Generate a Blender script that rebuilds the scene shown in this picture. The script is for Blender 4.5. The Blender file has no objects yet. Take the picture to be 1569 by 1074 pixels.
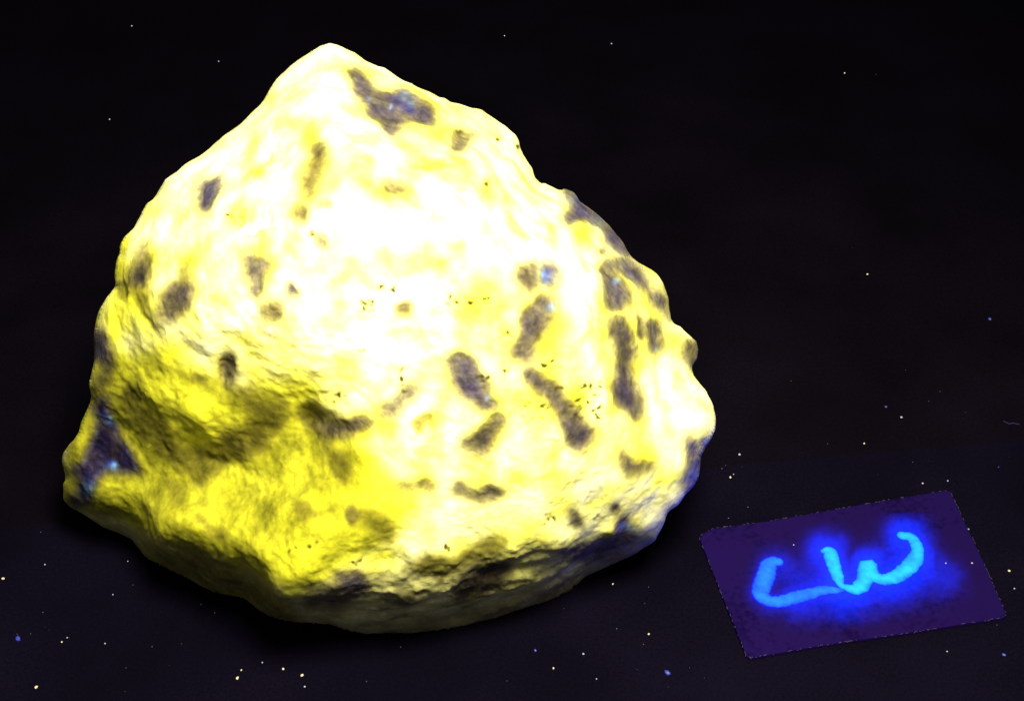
import bpy, math, random
import numpy as np
from mathutils import Vector, Matrix
from mathutils.geometry import delaunay_2d_cdt

random.seed(7)
rng = np.random.default_rng(7)
scene = bpy.context.scene
C = scene.collection
MM = 0.001

# ------------------------------------------------------------------ camera
PW, PH, F = 1569.0, 1074.0, 2200.0          # photograph frame and focal length in its pixels
PITCH = math.radians(40)
DIST = 0.330
cam_d = bpy.data.cameras.new("camera")
cam = bpy.data.objects.new("camera", cam_d)
C.objects.link(cam)
cam.location = (0, -DIST * math.cos(PITCH), DIST * math.sin(PITCH))
cam.rotation_euler = (math.pi / 2 - PITCH, 0, 0)
cam_d.sensor_width = 36.0
cam_d.lens = 36.0 * F / PW
cam_d.clip_start = 0.01
cam_d.clip_end = 50
scene.camera = cam

# ------------------------------------------------------------------ world, lamp, exposure
w = bpy.data.worlds.new("World")
scene.world = w
w.use_nodes = True
bg = w.node_tree.nodes["Background"]
bg.inputs[0].default_value = (0.80, 0.80, 0.62, 1)
bg.inputs[1].default_value = 0.21           # even fill, added to brighten the rock's underside
LAMP_POS = Vector((0.025, -0.192, 0.280))
LAMP_AIM = Vector((0.000, -0.070, 0.060))
ld = bpy.data.lights.new("ultraviolet_hand_lamp", 'SPOT')
ld.shadow_soft_size = 0.028
ld.spot_size = math.radians(88)
ld.spot_blend = 1.0
ld.energy = 13.5
ld.color = (1.0, 0.96, 0.40)
lamp = bpy.data.objects.new("ultraviolet_hand_lamp", ld)
C.objects.link(lamp)
lamp.location = LAMP_POS
lamp.rotation_euler = (LAMP_AIM - LAMP_POS).to_track_quat('-Z', 'Y').to_euler()
vs = scene.view_settings
scene.display_settings.display_device = 'sRGB'
vs.view_transform = 'Standard'
vs.look = 'None'
vs.exposure = 0.0
vs.gamma = 1.0
scene.render.engine = 'CYCLES'
scene.cycles.max_bounces = 5
scene.cycles.diffuse_bounces = 3

# ------------------------------------------------------------------ helpers
O = np.array(cam.location)
fwd = np.array((0, math.cos(PITCH), -math.sin(PITCH)))
upv = np.array((0, math.sin(PITCH), math.cos(PITCH)))
rgt = np.array((1.0, 0, 0))


def rays(p):
    p = np.asarray(p, float).reshape(-1, 2)
    return fwd + rgt * ((p[:, :1] - PW / 2) / F) - upv * ((p[:, 1:] - PH / 2) / F)


def depth_at(p, z):
    """distance forward at which the sight line of p is z above the table"""
    d = rays(p)
    return (np.asarray(z) - O[2]) / d[:, 2]


def at(p, z=0.0):
    return O + rays(p) * depth_at(p, z)[:, None]


def zoomed(off, pts, s=3.92):
    return [(off[0] + x / s, off[1] + y / s) for x, y in pts]


def tag(o, label=None, cat=None, group=None, kind=None):
    for k, v in (("label", label), ("category", cat), ("group", group), ("kind", kind)):
        if v:
            o[k] = v
    return o


def link(name, me, parent=None, mat=None):
    o = bpy.data.objects.new(name, me)
    C.objects.link(o)
    if mat:
        me.materials.clear()
        me.materials.append(mat)
    if parent:
        o.parent = parent
        o.matrix_parent_inverse = Matrix.Translation(-parent.location)
    return o


# gradient noise, vectorised
_perm = rng.permutation(256)
_perm = np.concatenate([_perm, _perm, _perm])
_grad = rng.normal(size=(256, 3))
_grad /= np.linalg.norm(_grad, axis=1)[:, None]


def noise3(p):
    i = np.floor(p).astype(int)
    f = p - i
    i &= 255
    u = f * f * f * (f * (f * 6 - 15) + 10)
    out = 0
    for dx in (0, 1):
        for dy in (0, 1):
            for dz in (0, 1):
                h = _perm[_perm[_perm[(i[:, 0] + dx) & 255] + ((i[:, 1] + dy) & 255)] + ((i[:, 2] + dz) & 255)] & 255
                g = _grad[h]
                d = g[:, 0] * (f[:, 0] - dx) + g[:, 1] * (f[:, 1] - dy) + g[:, 2] * (f[:, 2] - dz)
                out = out + d * (u[:, 0] if dx else 1 - u[:, 0]) * (u[:, 1] if dy else 1 - u[:, 1]) * (u[:, 2] if dz else 1 - u[:, 2])
    return out * 1.6


def fbm(p, octaves=4, gain=0.5):
    a, s, out = 1.0, 1.0, 0
    for k in range(octaves):
        out = out + a * noise3(p * s + 17.3 * k)
        a *= gain
        s *= 2.03
    return out


def smooth(e0, e1, x):
    t = np.clip((x - e0) / (e1 - e0), 0, 1)
    return t * t * (3 - 2 * t)


# ------------------------------------------------------------------ materials
def new_mat(name):
    m = bpy.data.materials.new(name)
    m.use_nodes = True
    nt = m.node_tree
    return m, nt, nt.nodes["Principled BSDF"]


def node(nt, t, **kw):
    n = nt.nodes.new(t)
    for k, v in kw.items():
        setattr(n, k, v)
    return n


def mineral_material(name, rough, bump, grain):
    """colour of each mineral comes with the mesh; the nodes add grain and fine relief"""
    m, nt, b = new_mat(name)
    at_ = node(nt, 'ShaderNodeAttribute', attribute_name="mineral")
    tc = node(nt, 'ShaderNodeTexCoord')
    n1 = node(nt, 'ShaderNodeTexNoise')
    n1.inputs['Scale'].default_value = 900
    n1.inputs['Detail'].default_value = 5
    n1.inputs['Roughness'].default_value = 0.65
    nt.links.new(tc.outputs['Object'], n1.inputs['Vector'])
    mr = node(nt, 'ShaderNodeMapRange')
    mr.inputs['From Min'].default_value = 0.25
    mr.inputs['From Max'].default_value = 0.75
    mr.inputs['To Min'].default_value = 1 - grain
    mr.inputs['To Max'].default_value = 1 + grain * 0.5
    nt.links.new(n1.outputs[0], mr.inputs[0])
    mx = node(nt, 'ShaderNodeVectorMath', operation='SCALE')
    nt.links.new(at_.outputs['Color'], mx.inputs[0])
    nt.links.new(mr.outputs[0], mx.inputs['Scale'])
    nt.links.new(mx.outputs[0], b.inputs['Base Color'])
    bp = node(nt, 'ShaderNodeBump')
    bp.inputs['Strength'].default_value = bump
    bp.inputs['Distance'].default_value = 0.0006
    nt.links.new(n1.outputs[0], bp.inputs['Height'])
    nt.links.new(bp.outputs[0], b.inputs['Normal'])
    b.inputs['Roughness'].default_value = rough
    b.inputs['Specular IOR Level'].default_value = 0.12
    return m


M_YELLOW = mineral_material("yellow_glowing_mineral", 0.8, 0.35, 0.3)
_b = M_YELLOW.node_tree.nodes["Principled BSDF"]            # the mineral is translucent
_b.inputs['Subsurface Weight'].default_value = 0.75
_b.inputs['Subsurface Radius'].default_value = (1.0, 0.9, 0.35)
_b.inputs['Subsurface Scale'].default_value = 0.0022
M_DARK = mineral_material("dark_mineral", 0.55, 0.5, 0.5)

# ------------------------------------------------------------------ table and mat
def sheet_material(name, col, scale, bump):
    m, nt, b = new_mat(name)
    tc = node(nt, 'ShaderNodeTexCoord')
    n1 = node(nt, 'ShaderNodeTexNoise')
    n1.inputs['Scale'].default_value = scale
    n1.inputs['Detail'].default_value = 6
    n1.inputs['Roughness'].default_value = 0.7
    n2 = node(nt, 'ShaderNodeTexNoise')
    n2.inputs['Scale'].default_value = 28
    n2.inputs['Detail'].default_value = 4
    for n in (n1, n2):
        nt.links.new(tc.outputs['Object'], n.inputs['Vector'])
    mu = node(nt, 'ShaderNodeMath', operation='MULTIPLY')
    nt.links.new(n1.outputs[0], mu.inputs[0])
    nt.links.new(n2.outputs[0], mu.inputs[1])
    cr = node(nt, 'ShaderNodeValToRGB')
    cr.color_ramp.elements[0].position = 0.08
    cr.color_ramp.elements[1].position = 0.45
    cr.color_ramp.elements[0].color = tuple(c * 0.45 for c in col) + (1,)
    cr.color_ramp.elements[1].color = tuple(c * 1.7 for c in col) + (1,)
    nt.links.new(mu.outputs[0], cr.inputs[0])
    nt.links.new(cr.outputs[0], b.inputs['Base Color'])
    bp = node(nt, 'ShaderNodeBump')
    bp.inputs['Strength'].default_value = bump
    bp.inputs['Distance'].default_value = 0.0003
    nt.links.new(n1.outputs[0], bp.inputs['Height'])
    nt.links.new(bp.outputs[0], b.inputs['Normal'])
    b.inputs['Roughness'].default_value = 0.95
    b.inputs['Specular IOR Level'].default_value = 0.01
    return m


def slab(name, corners, z0, z1, mat, parent=None, bevel=0.0):
    """flat slab over a convex outline in table coordinates"""
    n = len(corners)
    v = [(x, y, z0) for x, y in corners] + [(x, y, z1) for x, y in corners]
    f = [list(range(n))[::-1], list(range(n, 2 * n))] + [[i, (i + 1) % n, n + (i + 1) % n, n + i] for i in range(n)]
    me = bpy.data.meshes.new(name)
    me.from_pydata(v, [], f)
    o = link(name, me, parent, mat)
    if bevel:
        md = o.modifiers.new("bevel", 'BEVEL')
        md.width = bevel
        md.segments = 2
    return o


M_TABLE = sheet_material("black_table", (0.0018, 0.0012, 0.0052), 1500, 0.4)
M_MAT = sheet_material("dark_cloth", (0.0018, 0.0013, 0.0076), 1700, 0.6)
MAT_T = 0.6 * MM                              # the cloth's thickness; everything stands on its top at z = 0
tag(slab("table", [(-0.9, -0.5), (0.9, -0.5), (0.9, 1.4), (-0.9, 1.4)], -0.030, -MAT_T, M_TABLE), kind='structure',
    label="black table top under the rock")
e = at([(-200, 826), (1900, 645)])            # its far edge runs behind the rock and the card
ex = [tuple(e[0][:2] + (e[1][:2] - e[0][:2]) * k) for k in (-1.0, 2.0)]
tag(slab("dark_cloth", [(ex[0][0], -0.42), (ex[1][0], -0.42), ex[1], ex[0]], -MAT_T + 0.00002, 0.0, M_MAT), kind='structure',
    label="dark blue black cloth that the rock and card lie on")

# ------------------------------------------------------------------ the rock: outline
Aq, Bq, Cq, Dq, Eq, Fq = (80, 40), (440, 40), (80, 290), (440, 290), (740, 240), (740, 480)
Gq, Hq, Iq, Jq, Kq = (80, 520), (440, 520), (80, 720), (440, 720), (740, 720)
OUT = [(505, 67.5), (516.5, 70.6), (542, 83), (557, 93.6), (575, 101), (590.5, 105), (603, 115), (618.6, 125.5), (630, 128), (644, 138),
       (658, 141), (669.6, 150), (680, 152), (691, 160), (705, 161), (723, 167.5), (737, 169), (754, 179), (774, 193), (789.5, 207),
       (794.6, 216), (796, 231), (807, 247), (815, 259), (820, 277), (826, 286), (834, 281), (844.6, 288.5), (855, 295), (865, 291),
       (878, 295), (888, 309), (903, 323), (924, 338), (936, 352), (952, 370), (963, 388), (966, 397), (972, 399), (985, 408),
       (1005, 421), (1014, 434), (1015.5, 445), (1022, 457), (1023, 472), (1026, 490), (1029, 498), (1041, 500), (1054, 511), (1068, 523),
       (1070, 536), (1068, 551), (1059, 562), (1061, 574), (1072, 587), (1084, 600), (1093, 618), (1097.6, 638), (1096, 659), (1089.5, 674),
       (1079, 689), (1073, 699), (1071.6, 717), (1069, 731), (1061, 745), (1049, 756), (1038.5, 773), (1023, 784), (1019, 801), (1010, 817),
       (1004, 829), (985, 840), (964, 853), (939, 865), (916, 874), (896, 883), (873, 906), (842, 925), (817, 929), (797, 936),
       (759, 949), (721, 962), (682, 969), (644, 973), (593, 972), (555, 972.5), (529, 969), (504, 960), (470, 957), (437, 955),
       (399, 942), (373, 920), (325, 911), (292, 896), (253, 871), (223, 853), (202, 826), (156, 806), (126, 786), (108, 775),
       (98, 764), (96.6, 742), (100.4, 732), (95, 708), (97, 693), (103, 683), (121, 663), (126, 645), (135, 625), (140, 609),
       (137, 591), (141, 571), (145, 553), (144, 540), (142.5, 514), (150, 479), (154, 470), (164, 458), (179.5, 440), (178, 415),
       (181, 400), (187, 389), (187, 377), (195, 363), (207.5, 349), (219, 328), (225, 315), (238, 303), (246, 290), (253.5, 275),
       (269, 267), (284, 254), (307, 241), (330, 224), (338, 215), (368, 195.5), (381, 178), (401.5, 157), (411.6, 139.5), (422, 121.6),
       (445, 101), (465, 88), (488, 72)]


def resample(poly, step):
    p = np.array(poly, float)
    q = np.vstack([p, p[:1]])
    L = np.concatenate([[0], np.cumsum(np.linalg.norm(np.diff(q, axis=0), axis=1))])
    n = int(L[-1] / step)
    t = np.linspace(0, L[-1], n, endpoint=False)
    return np.stack([np.interp(t, L, q[:, 0]), np.interp(t, L, q[:, 1])], 1)


STEP = 2.5
ol = resample(OUT, STEP)
for _ in range(1):                            # take the corners of the tracing off
    ol = (np.roll(ol, 1, 0) + 2 * ol + np.roll(ol, -1, 0)) / 4
NB = len(ol)


def inside(poly, pts):
    p = np.asarray(poly, float)
    x, y = pts[:, 0], pts[:, 1]
    r = np.zeros(len(pts), bool)
    j = len(p) - 1
    for i in range(len(p)):
        xi, yi, xj, yj = p[i, 0], p[i, 1], p[j, 0], p[j, 1]
        if yi != yj:
            c = ((yi > y) != (yj > y)) & (x < (xj - xi) * (y - yi) / (yj - yi) + xi)
            r ^= c
        j = i
    return r


def edge_dist(pts, poly):
    out = np.full(len(pts), 1e9)
    for k in range(0, len(pts), 4000):
        d = pts[k:k + 4000, None, :] - poly[None, ::2, :]
        out[k:k + 4000] = np.sqrt((d * d).sum(2).min(1))
    return out


gx, gy = np.meshgrid(np.arange(90, 1102, STEP), np.arange(62, 978, STEP * 0.866))
gx = gx + (np.arange(gx.shape[0]) % 2)[:, None] * STEP / 2
g = np.stack([gx.ravel(), gy.ravel()], 1)
g = g + rng.uniform(-0.5, 0.5, g.shape)
g = g[inside(ol, g)]
ed = edge_dist(g, ol)
g = g[ed > 1.6]
ed = ed[ed > 1.6]
P2 = np.vstack([ol, g])
ED = np.concatenate([np.zeros(NB), ed])

# ------------------------------------------------------------------ the rock: heights of its edges and faces above the table, mm
CTRL = [  # x, y in the photograph, height
    (505, 70, 96), (590, 108, 92), (690, 162, 88), (790, 212, 80), (826, 286, 76), (880, 298, 72), (950, 370, 67), (1012, 434, 60),
    (1027, 492, 54), (1066, 530, 50), (1062, 574, 46), (1095, 640, 43), (1075, 700, 37), (1050, 756, 30), (1008, 822, 20),
    (939, 865, 5), (870, 908, 1.5), (800, 936, 0.5), (720, 962, 0), (640, 973, 0), (555, 973, 0), (500, 960, 0), (437, 955, 0), (373, 920, 1),
    (325, 911, 1), (253, 871, 2), (202, 826, 7), (126, 786, 14), (98, 764, 18), (97, 700, 30), (126, 645, 40), (145, 553, 54), (150, 480, 62),
    (180, 420, 70), (207, 349, 76), (253, 275, 82), (330, 224, 86), (401, 157, 91), (450, 98, 94),
    # bright lower rim, above the overhang
    (140, 772, 23), (250, 826, 26), (340, 862, 29), (430, 896, 35), (520, 884, 37), (600, 862, 37), (700, 842, 38), (780, 832, 38.5), (860, 830, 35), (940, 822, 30),
    # under the rim
    (300, 882, 8), (420, 930, 16), (560, 935, 18), (700, 915, 19), (820, 890, 18), (900, 860, 16), (250, 842, 19), (340, 878, 22), (430, 912, 30), (520, 903, 33), (610, 884, 34), (700, 865, 36), (790, 853, 34), (860, 848, 29), (935, 838, 22),
    # broad lit face
    (520, 200, 97), (420, 280, 92), (300, 340, 84), (620, 260, 93), (740, 300, 88), (850, 380, 79), (930, 460, 71), (560, 380, 88), (420, 420, 84),
    (260, 470, 74), (700, 450, 81), (620, 560, 71), (480, 540, 74), (800, 560, 71), (950, 580, 59), (1040, 640, 46), (720, 660, 62), (860, 690, 56), (980, 730, 43),
    (640, 730, 54), (760, 770, 48), (880, 770, 43), (960, 780, 35), (700, 822, 41.3), (600, 840, 40.8), (790, 812, 41), (860, 808, 38), (930, 800, 33), (520, 862, 40.5), (430, 874, 38.5),
    # ridge over the lower left face
    (165, 550, 56), (240, 555, 62), (340, 575, 64), (410, 600, 63), (480, 645, 58), (550, 690, 58), (600, 745, 54), (620, 800, 47),
    # lower left face
    (190, 640, 44), (290, 640, 51), (330, 690, 44), (230, 700, 37), (400, 690, 49), (460, 730, 49), (300, 760, 35), (200, 740, 29), (400, 800, 41), (500, 800, 47), (380, 840, 37),
]
cp = np.array([(a, b) for a, b, _ in CTRL], float)
cz = np.array([c for _, _, c in CTRL], float) * MM
cd = depth_at(cp, cz)


def tps(r2):
    return np.where(r2 > 1e-9, 0.5 * r2 * np.log(np.maximum(r2, 1e-9)), 0)


sc_ = 1 / 500.0
A_ = (cp - 600) * sc_
n_ = len(cp)
K = tps(((A_[:, None] - A_[None]) ** 2).sum(2)) + np.eye(n_) * 0.0006
Q = np.hstack([np.ones((n_, 1)), A_])
sol = np.linalg.solve(np.block([[K, Q], [Q.T, np.zeros((3, 3))]]), np.concatenate([cd, np.zeros(3)]))
dep = np.empty(len(P2))
for k in range(0, len(P2), 8000):
    X = (P2[k:k + 8000] - 600) * sc_
    dep[k:k + 8000] = tps(((X[:, None] - A_[None]) ** 2).sum(2)) @ sol[:n_] + sol[n_] + X @ sol[n_ + 1:]
# limbs roll away from the eye
t_ = np.clip(ED / 34.0, 0, 1)
dep += 5.0 * MM * (1 - np.sqrt(1 - (1 - t_) ** 2))


def blob_field(spots):
    f = np.zeros(len(P2))
    for x, y, rx, ry, ang, h in spots:
        a = math.radians(ang)
        dx, dy = P2[:, 0] - x, P2[:, 1] - y
        u = (dx * math.cos(a) + dy * math.sin(a)) / rx
        v = (-dx * math.sin(a) + dy * math.cos(a)) / ry
        f += h * np.exp(-(u * u + v * v))
    return f


# lobes and hollows one can make out (mm towards the eye)
dep -= MM * blob_field([
    (290, 635, 75, 42, 35, 4.0), (230, 640, 22, 60, -38, -1.5), (330, 700, 85, 18, 20, -1.8), (420, 670, 60, 28, 15, -1.4), (200, 660, 20, 60, -40, -1.5),
    (345, 568, 10, 26, 0, -2.0), (480, 640, 26, 16, 0, -2.0), (160, 690, 28, 60, 20, -4.0), (115, 690, 12, 40, 20, 1.0),
    (1080, 640, 30, 60, 0, 2.5), (880, 345, 34, 24, 30, 1.6), (985, 425, 14, 30, -35, 1.2), (930, 430, 10, 50, -20, -1.0), (1055, 530, 16, 26, 0, 1.2),
    (450, 790, 50, 26, 20, 1.6), (280, 800, 70, 22, 25, 1.5), (200, 760, 34, 26, 20, 1.8), (390, 850, 44, 30, 30, 1.6), (325, 812, 16, 26, 0, -1.6), (530, 740, 24, 34, 0, -1.0),
])
V = O + rays(P2) * dep[:, None]

tri = delaunay_2d_cdt([Vector(p) for p in P2], [(i, (i + 1) % NB) for i in range(NB)], [], 1, 1e-6)
cv, ct = tri[0], tri[2]
orig = tri[3]
assert len(cv) >= len(P2) - 5
remap = np.array([o[0] if o else -1 for o in orig])
faces = np.array([[remap[i] for i in f] for f in ct if len(f) == 3 and all(remap[i] >= 0 for i in f)])
# make all front faces look at the eye
a, b, c = V[faces[:, 0]], V[faces[:, 1]], V[faces[:, 2]]
flip = (np.cross(b - a, c - a) * (O - a)).sum(1) < 0
faces[flip] = faces[flip][:, ::-1]

# back of the rock, from the outline round to a point behind
NR = 22
oc = np.array((600.0, 560.0))
rows = [np.arange(NB)]
verts = [V]
nv = len(V)
fcs = [faces]
ol_j, dep_j = ol.copy(), dep[:NB].copy()
for j in range(1, NR):
    for _ in range(10 + 10 * j):              # the outline's own jags die out towards the back
        ol_j = (np.roll(ol_j, 1, 0) + 2 * ol_j + np.roll(ol_j, -1, 0)) / 4
        dep_j = (np.roll(dep_j, 1) + 2 * dep_j + np.roll(dep_j, -1)) / 4
    th = math.pi / 2 * j / NR
    s = math.cos(th) ** 0.8
    pp = oc + (ol_j - oc) * s
    dd = dep_j * s + (1 - s) * dep[:NB].mean() + 0.058 * math.sin(th)
    vv = O + rays(pp) * dd[:, None]
    verts.append(vv)
    rows.append(np.arange(nv, nv + NB))
    nv += NB
    r0, r1 = rows[-2], rows[-1]
    a0, a1, b0, b1 = r0, np.roll(r0, -1), r1, np.roll(r1, -1)
    fcs.append(np.stack([a0, b0, a1], 1))
    fcs.append(np.stack([a1, b0, b1], 1))
verts.append((O + rays([oc]) * (dep[:NB].mean() + 0.058)))
fcs.append(np.stack([rows[-1], np.full(NB, nv), np.roll(rows[-1], -1)], 1))
V = np.vstack(verts)
back = np.vstack(fcs[1:])
# wind the back like the front: the shared outline edge must run the other way
fe = set()
for t3 in faces:
    for i in range(3):
        x, y = int(t3[i]), int(t3[(i + 1) % 3])
        if x < NB and y < NB:
            fe.add((x, y))
x, y = (0, 1)
same = any((int(t3[i]), int(t3[(i + 1) % 3])) in fe for t3 in back[:NB] for i in range(3) if t3[i] < NB and t3[(i + 1) % 3] < NB)
if same:
    back = back[:, ::-1]
T = np.vstack([faces, back])
NF = len(P2)
isback = np.arange(len(V)) >= NF


def vnormals(V, T):
    n = np.zeros_like(V)
    fn = np.cross(V[T[:, 1]] - V[T[:, 0]], V[T[:, 2]] - V[T[:, 0]])
    for k in range(3):
        np.add.at(n, T[:, k], fn)
    return n / np.maximum(np.linalg.norm(n, axis=1), 1e-20)[:, None]


# ------------------------------------------------------------------ minerals: (polygon, strength, violet 0..1, kind)
#   violet: 0 brown, 1 blue violet; kind: 'i' an inclusion of its own, 'd' soft patch for dirt and painted shade on the yellow mineral
MIN = []


def inc(off, pts, s=0.85, v=0.3, kind='i', soft=7.5, label=None):
    q_ = np.array(zoomed(off, pts))
    if kind == 'd' and v == 0:
        v = -1.0                              # olive, for dirt and painted shade
    if kind == 'i':
        soft = min(10.0, max(5.0, float((q_.max(0) - q_.min(0)).min()) / 3.2))
    MIN.append((zoomed(off, pts), s, v, kind, soft, label))


def oval(cx, cy, rx, ry, n=14):
    return [(cx + rx * math.cos(2 * math.pi * k / n), cy + ry * math.sin(2 * math.pi * k / n)) for k in range(n)]


inc(Bq, [(350, 260), (420, 245), (460, 290), (490, 350), (540, 400), (640, 410), (680, 390), (740, 410), (780, 470), (850, 480), (870, 540), (910, 620), (860, 610), (790, 580), (740, 570), (680, 620), (640, 650), (600, 620), (600, 570), (520, 545), (470, 500), (440, 430), (400, 330)], 0.9, 0.5, label="long grey violet inclusion below the peak")
inc(Bq, [(640, 420), (690, 385), (740, 410), (775, 490), (740, 530), (690, 490), (640, 470)], 0.8, 1.3, label="bluest patch of crystal below the peak")
inc(Bq, [(990, 630), (1030, 610), (1080, 640), (1140, 625), (1130, 660), (1080, 680), (1060, 740), (1020, 770), (985, 710)], 0.8, 0.2)
inc(Bq, [(150, 690), (215, 690), (240, 770), (210, 860), (180, 940), (130, 1050), (100, 1040), (105, 950), (120, 850), (150, 780)], 0.72, 0.0, soft=5)
inc(Aq, [(895, 925), (960, 935), (1035, 912), (1010, 985), (985, 1025), (960, 1075), (920, 1115), (880, 1095), (858, 1045), (875, 985)], 0.88, 0.8)
inc(Bq, [(570, 970), (610, 930), (660, 960), (740, 980), (700, 1020), (640, 1030), (575, 1020)], 0.7, 0.05)
inc(Bq, [(740, 860), (830, 850), (930, 810), (950, 840), (900, 880), (800, 880)], 0.45, 0, 'd', 5)
inc(Dq, oval(75, 135, 50, 52), 0.66, 0.0)
inc(Dq, [(165, 110), (210, 60), (260, 70), (260, 95), (200, 105)], 0.62, 0.1)
inc(Dq, [(150, 270), (190, 275), (235, 290), (245, 340), (215, 355), (180, 320)], 0.65, 0.1)
inc(Dq, oval(710, 725, 50, 38), 0.72, 0.0)
inc(Eq, [(190, 720), (210, 680), (260, 650), (310, 640), (333, 680), (333, 760), (300, 790), (275, 825), (240, 800), (200, 770)], 0.85, 0.15)
inc(Eq, [(333, 665), (370, 630), (420, 640), (455, 680), (450, 740), (410, 780), (360, 775), (333, 745)], 0.82, 0.75)
inc(Fq, [(220, 50), (240, 0), (300, -60), (350, -110), (440, -80), (430, 0), (400, 80), (390, 150), (330, 180), (320, 260), (290, 310), (240, 300), (180, 260), (150, 230), (180, 180), (230, 150), (235, 100)], 0.84, 0.25)
inc(Fq, [(220, 340), (300, 330), (350, 360), (430, 410), (470, 470), (530, 550), (590, 600), (620, 680), (660, 710), (700, 740), (640, 760), (600, 810), (560, 830), (520, 790), (490, 730), (480, 670), (450, 590), (400, 520), (330, 470), (280, 410)], 0.9, 0.3, label="long slanting brown grey inclusion on the lower right face")
inc(Fq, [(760, 20), (820, 10), (860, 50), (880, 110), (890, 180), (910, 240), (915, 320), (905, 400), (930, 480), (965, 560), (975, 655), (920, 640), (870, 570), (810, 570), (780, 490), (770, 440), (805, 380), (800, 270), (790, 180), (770, 100)], 0.9, 0.35, label="tall upright brown grey inclusion near the right edge")
inc(Eq, [(740, 620), (780, 620), (820, 680), (840, 740), (860, 810), (870, 880), (820, 930), (770, 920), (745, 850), (740, 760), (720, 660)], 0.85, 0.5)
inc(Fq, [(910, 10), (950, 30), (975, 80), (970, 140), (950, 170), (930, 120), (915, 60)], 0.72, 0.25)
inc(Fq, [(980, 60), (1010, 40), (1055, 60), (1060, 110), (1045, 160), (1100, 190), (1080, 225), (1040, 250), (1000, 230), (990, 180), (985, 120)], 0.85, 0.4)
inc(Eq, [(510, 415), (490, 370), (525, 310), (550, 280), (490, 232), (490, 190), (545, 200), (590, 260), (650, 315), (730, 375), (780, 430), (840, 500), (890, 575), (885, 625), (835, 595), (770, 525), (735, 490), (720, 440), (660, 390), (590, 370), (550, 390)], 0.92, 0.85, label="violet rim crystal along the upper right edge")
inc(Eq, [(885, 627), (930, 660), (975, 720), (1000, 790), (1040, 820), (1085, 835), (1105, 900), (1130, 990), (1090, 950), (1040, 890), (1005, 840), (970, 775), (930, 770), (890, 730), (840, 690), (800, 640), (760, 605), (840, 605)], 0.9, 0.75)
inc(Eq, [(690, 520), (730, 530), (745, 570), (740, 600), (710, 590)], 0.65, 0.3)
inc(Fq, [(1190, 170), (1230, 160), (1285, 180), (1300, 240), (1265, 315), (1220, 290), (1195, 240)], 0.6, 0.05, soft=5, label="dull olive knob on the right edge")
inc(Fq, [(1240, 740), (1290, 780), (1310, 850), (1315, 930), (1300, 1000), (1250, 1060), (1190, 1030), (1220, 960), (1240, 900), (1235, 820)], 0.88, 0.75)
inc(Fq, [(1310, 760), (1360, 745), (1365, 790), (1320, 840)], 0.7, 0.9)
inc(Fq, [(800, 805), (850, 850), (920, 890), (1010, 890), (990, 920), (930, 960), (880, 965), (840, 920)], 0.82, 0.15)
inc(Hq, [(960, 130), (1000, 95), (1060, 95), (1120, 130), (1150, 190), (1200, 250), (1220, 310), (1200, 350), (1260, 380), (1280, 420), (1220, 430), (1150, 410), (1120, 370), (1050, 340), (1010, 270), (970, 190)], 0.93, 0.45, label="dark oval inclusion in the middle of the lit face")
inc(Hq, [(1200, 490), (1270, 450), (1340, 525), (1270, 560), (1230, 640), (1210, 710), (1140, 690), (1050, 635), (1060, 605), (1130, 600), (1160, 550)], 0.85, 0.2)
inc(Hq, [(80, 470), (150, 420), (200, 470), (280, 500), (380, 470), (450, 455), (550, 490), (620, 480), (650, 510), (590, 510), (500, 520), (420, 560), (380, 585), (290, 575), (220, 605), (170, 570), (130, 520)], 0.88, 0.15)
inc(Hq, [(550, 430), (610, 380), (680, 340), (720, 280), (770, 265), (800, 310), (760, 360), (700, 400), (640, 440), (580, 470)], 0.7, 0.2, soft=4)
inc(Hq, [(760, 480), (820, 440), (880, 450), (890, 540), (850, 490), (800, 540), (760, 550)], 0.5, 0, 'd', 4)
inc(Hq, [(640, 880), (760, 860), (820, 830), (900, 880), (870, 915), (800, 900), (650, 900)], 0.65, 0.05)
inc(Hq, [(990, 920), (1030, 870), (1110, 890), (1165, 930), (1180, 870), (1210, 850), (1300, 910), (1240, 945), (1180, 965), (1110, 940), (1050, 915)], 0.82, 0.15)
inc(Jq, oval(400, 262, 36, 56), 0.72, 0.0)
inc(Kq, [(515, 240), (560, 250), (600, 310), (590, 350), (550, 340), (525, 300)], 0.75, 0.15)
inc(Kq, [(765, 180), (800, 200), (830, 250), (790, 250)], 0.6, 0.1)
inc(Kq, [(840, 265), (880, 320), (930, 390), (900, 420), (830, 415), (790, 400), (805, 330)], 0.82, 0.85)
inc(Cq, [(560, 350), (580, 295), (600, 310), (580, 370), (590, 430), (590, 490), (560, 560), (550, 600), (490, 610), (480, 530), (510, 460), (550, 420)], 0.95, 0.15)
inc(Cq, [(720, 560), (780, 570), (840, 550), (850, 620), (820, 710), (760, 760), (660, 795), (680, 700), (700, 630)], 0.84, 0.25)
inc(Cq, [(780, 430), (850, 400), (850, 550), (780, 560)], 0.4, 0, 'd', 6)
inc(Cq, [(400, 550), (460, 560), (480, 650), (420, 660)], 0.5, 0, 'd', 4)
inc(Cq, [(490, 610), (600, 600), (610, 720), (560, 740)], 0.45, 0, 'd', 6)
inc(Cq, [(1150, 370), (1200, 380), (1230, 420), (1300, 420), (1310, 480), (1280, 520), (1250, 520), (1265, 590), (1240, 655), (1190, 640), (1200, 560), (1180, 500), (1150, 450)], 0.8, 0.4)
inc(Cq, oval(1325, 730, 64, 52), 0.66, 0.0)
inc(Cq, [(1395, 570), (1440, 555), (1485, 625), (1450, 625), (1410, 600)], 0.75, 0.5)
inc(Gq, [(1000, 110), (1080, 110), (1090, 170), (1090, 250), (1110, 280), (1040, 270), (1000, 220), (1010, 160)], 0.9, 0.15)
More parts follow.
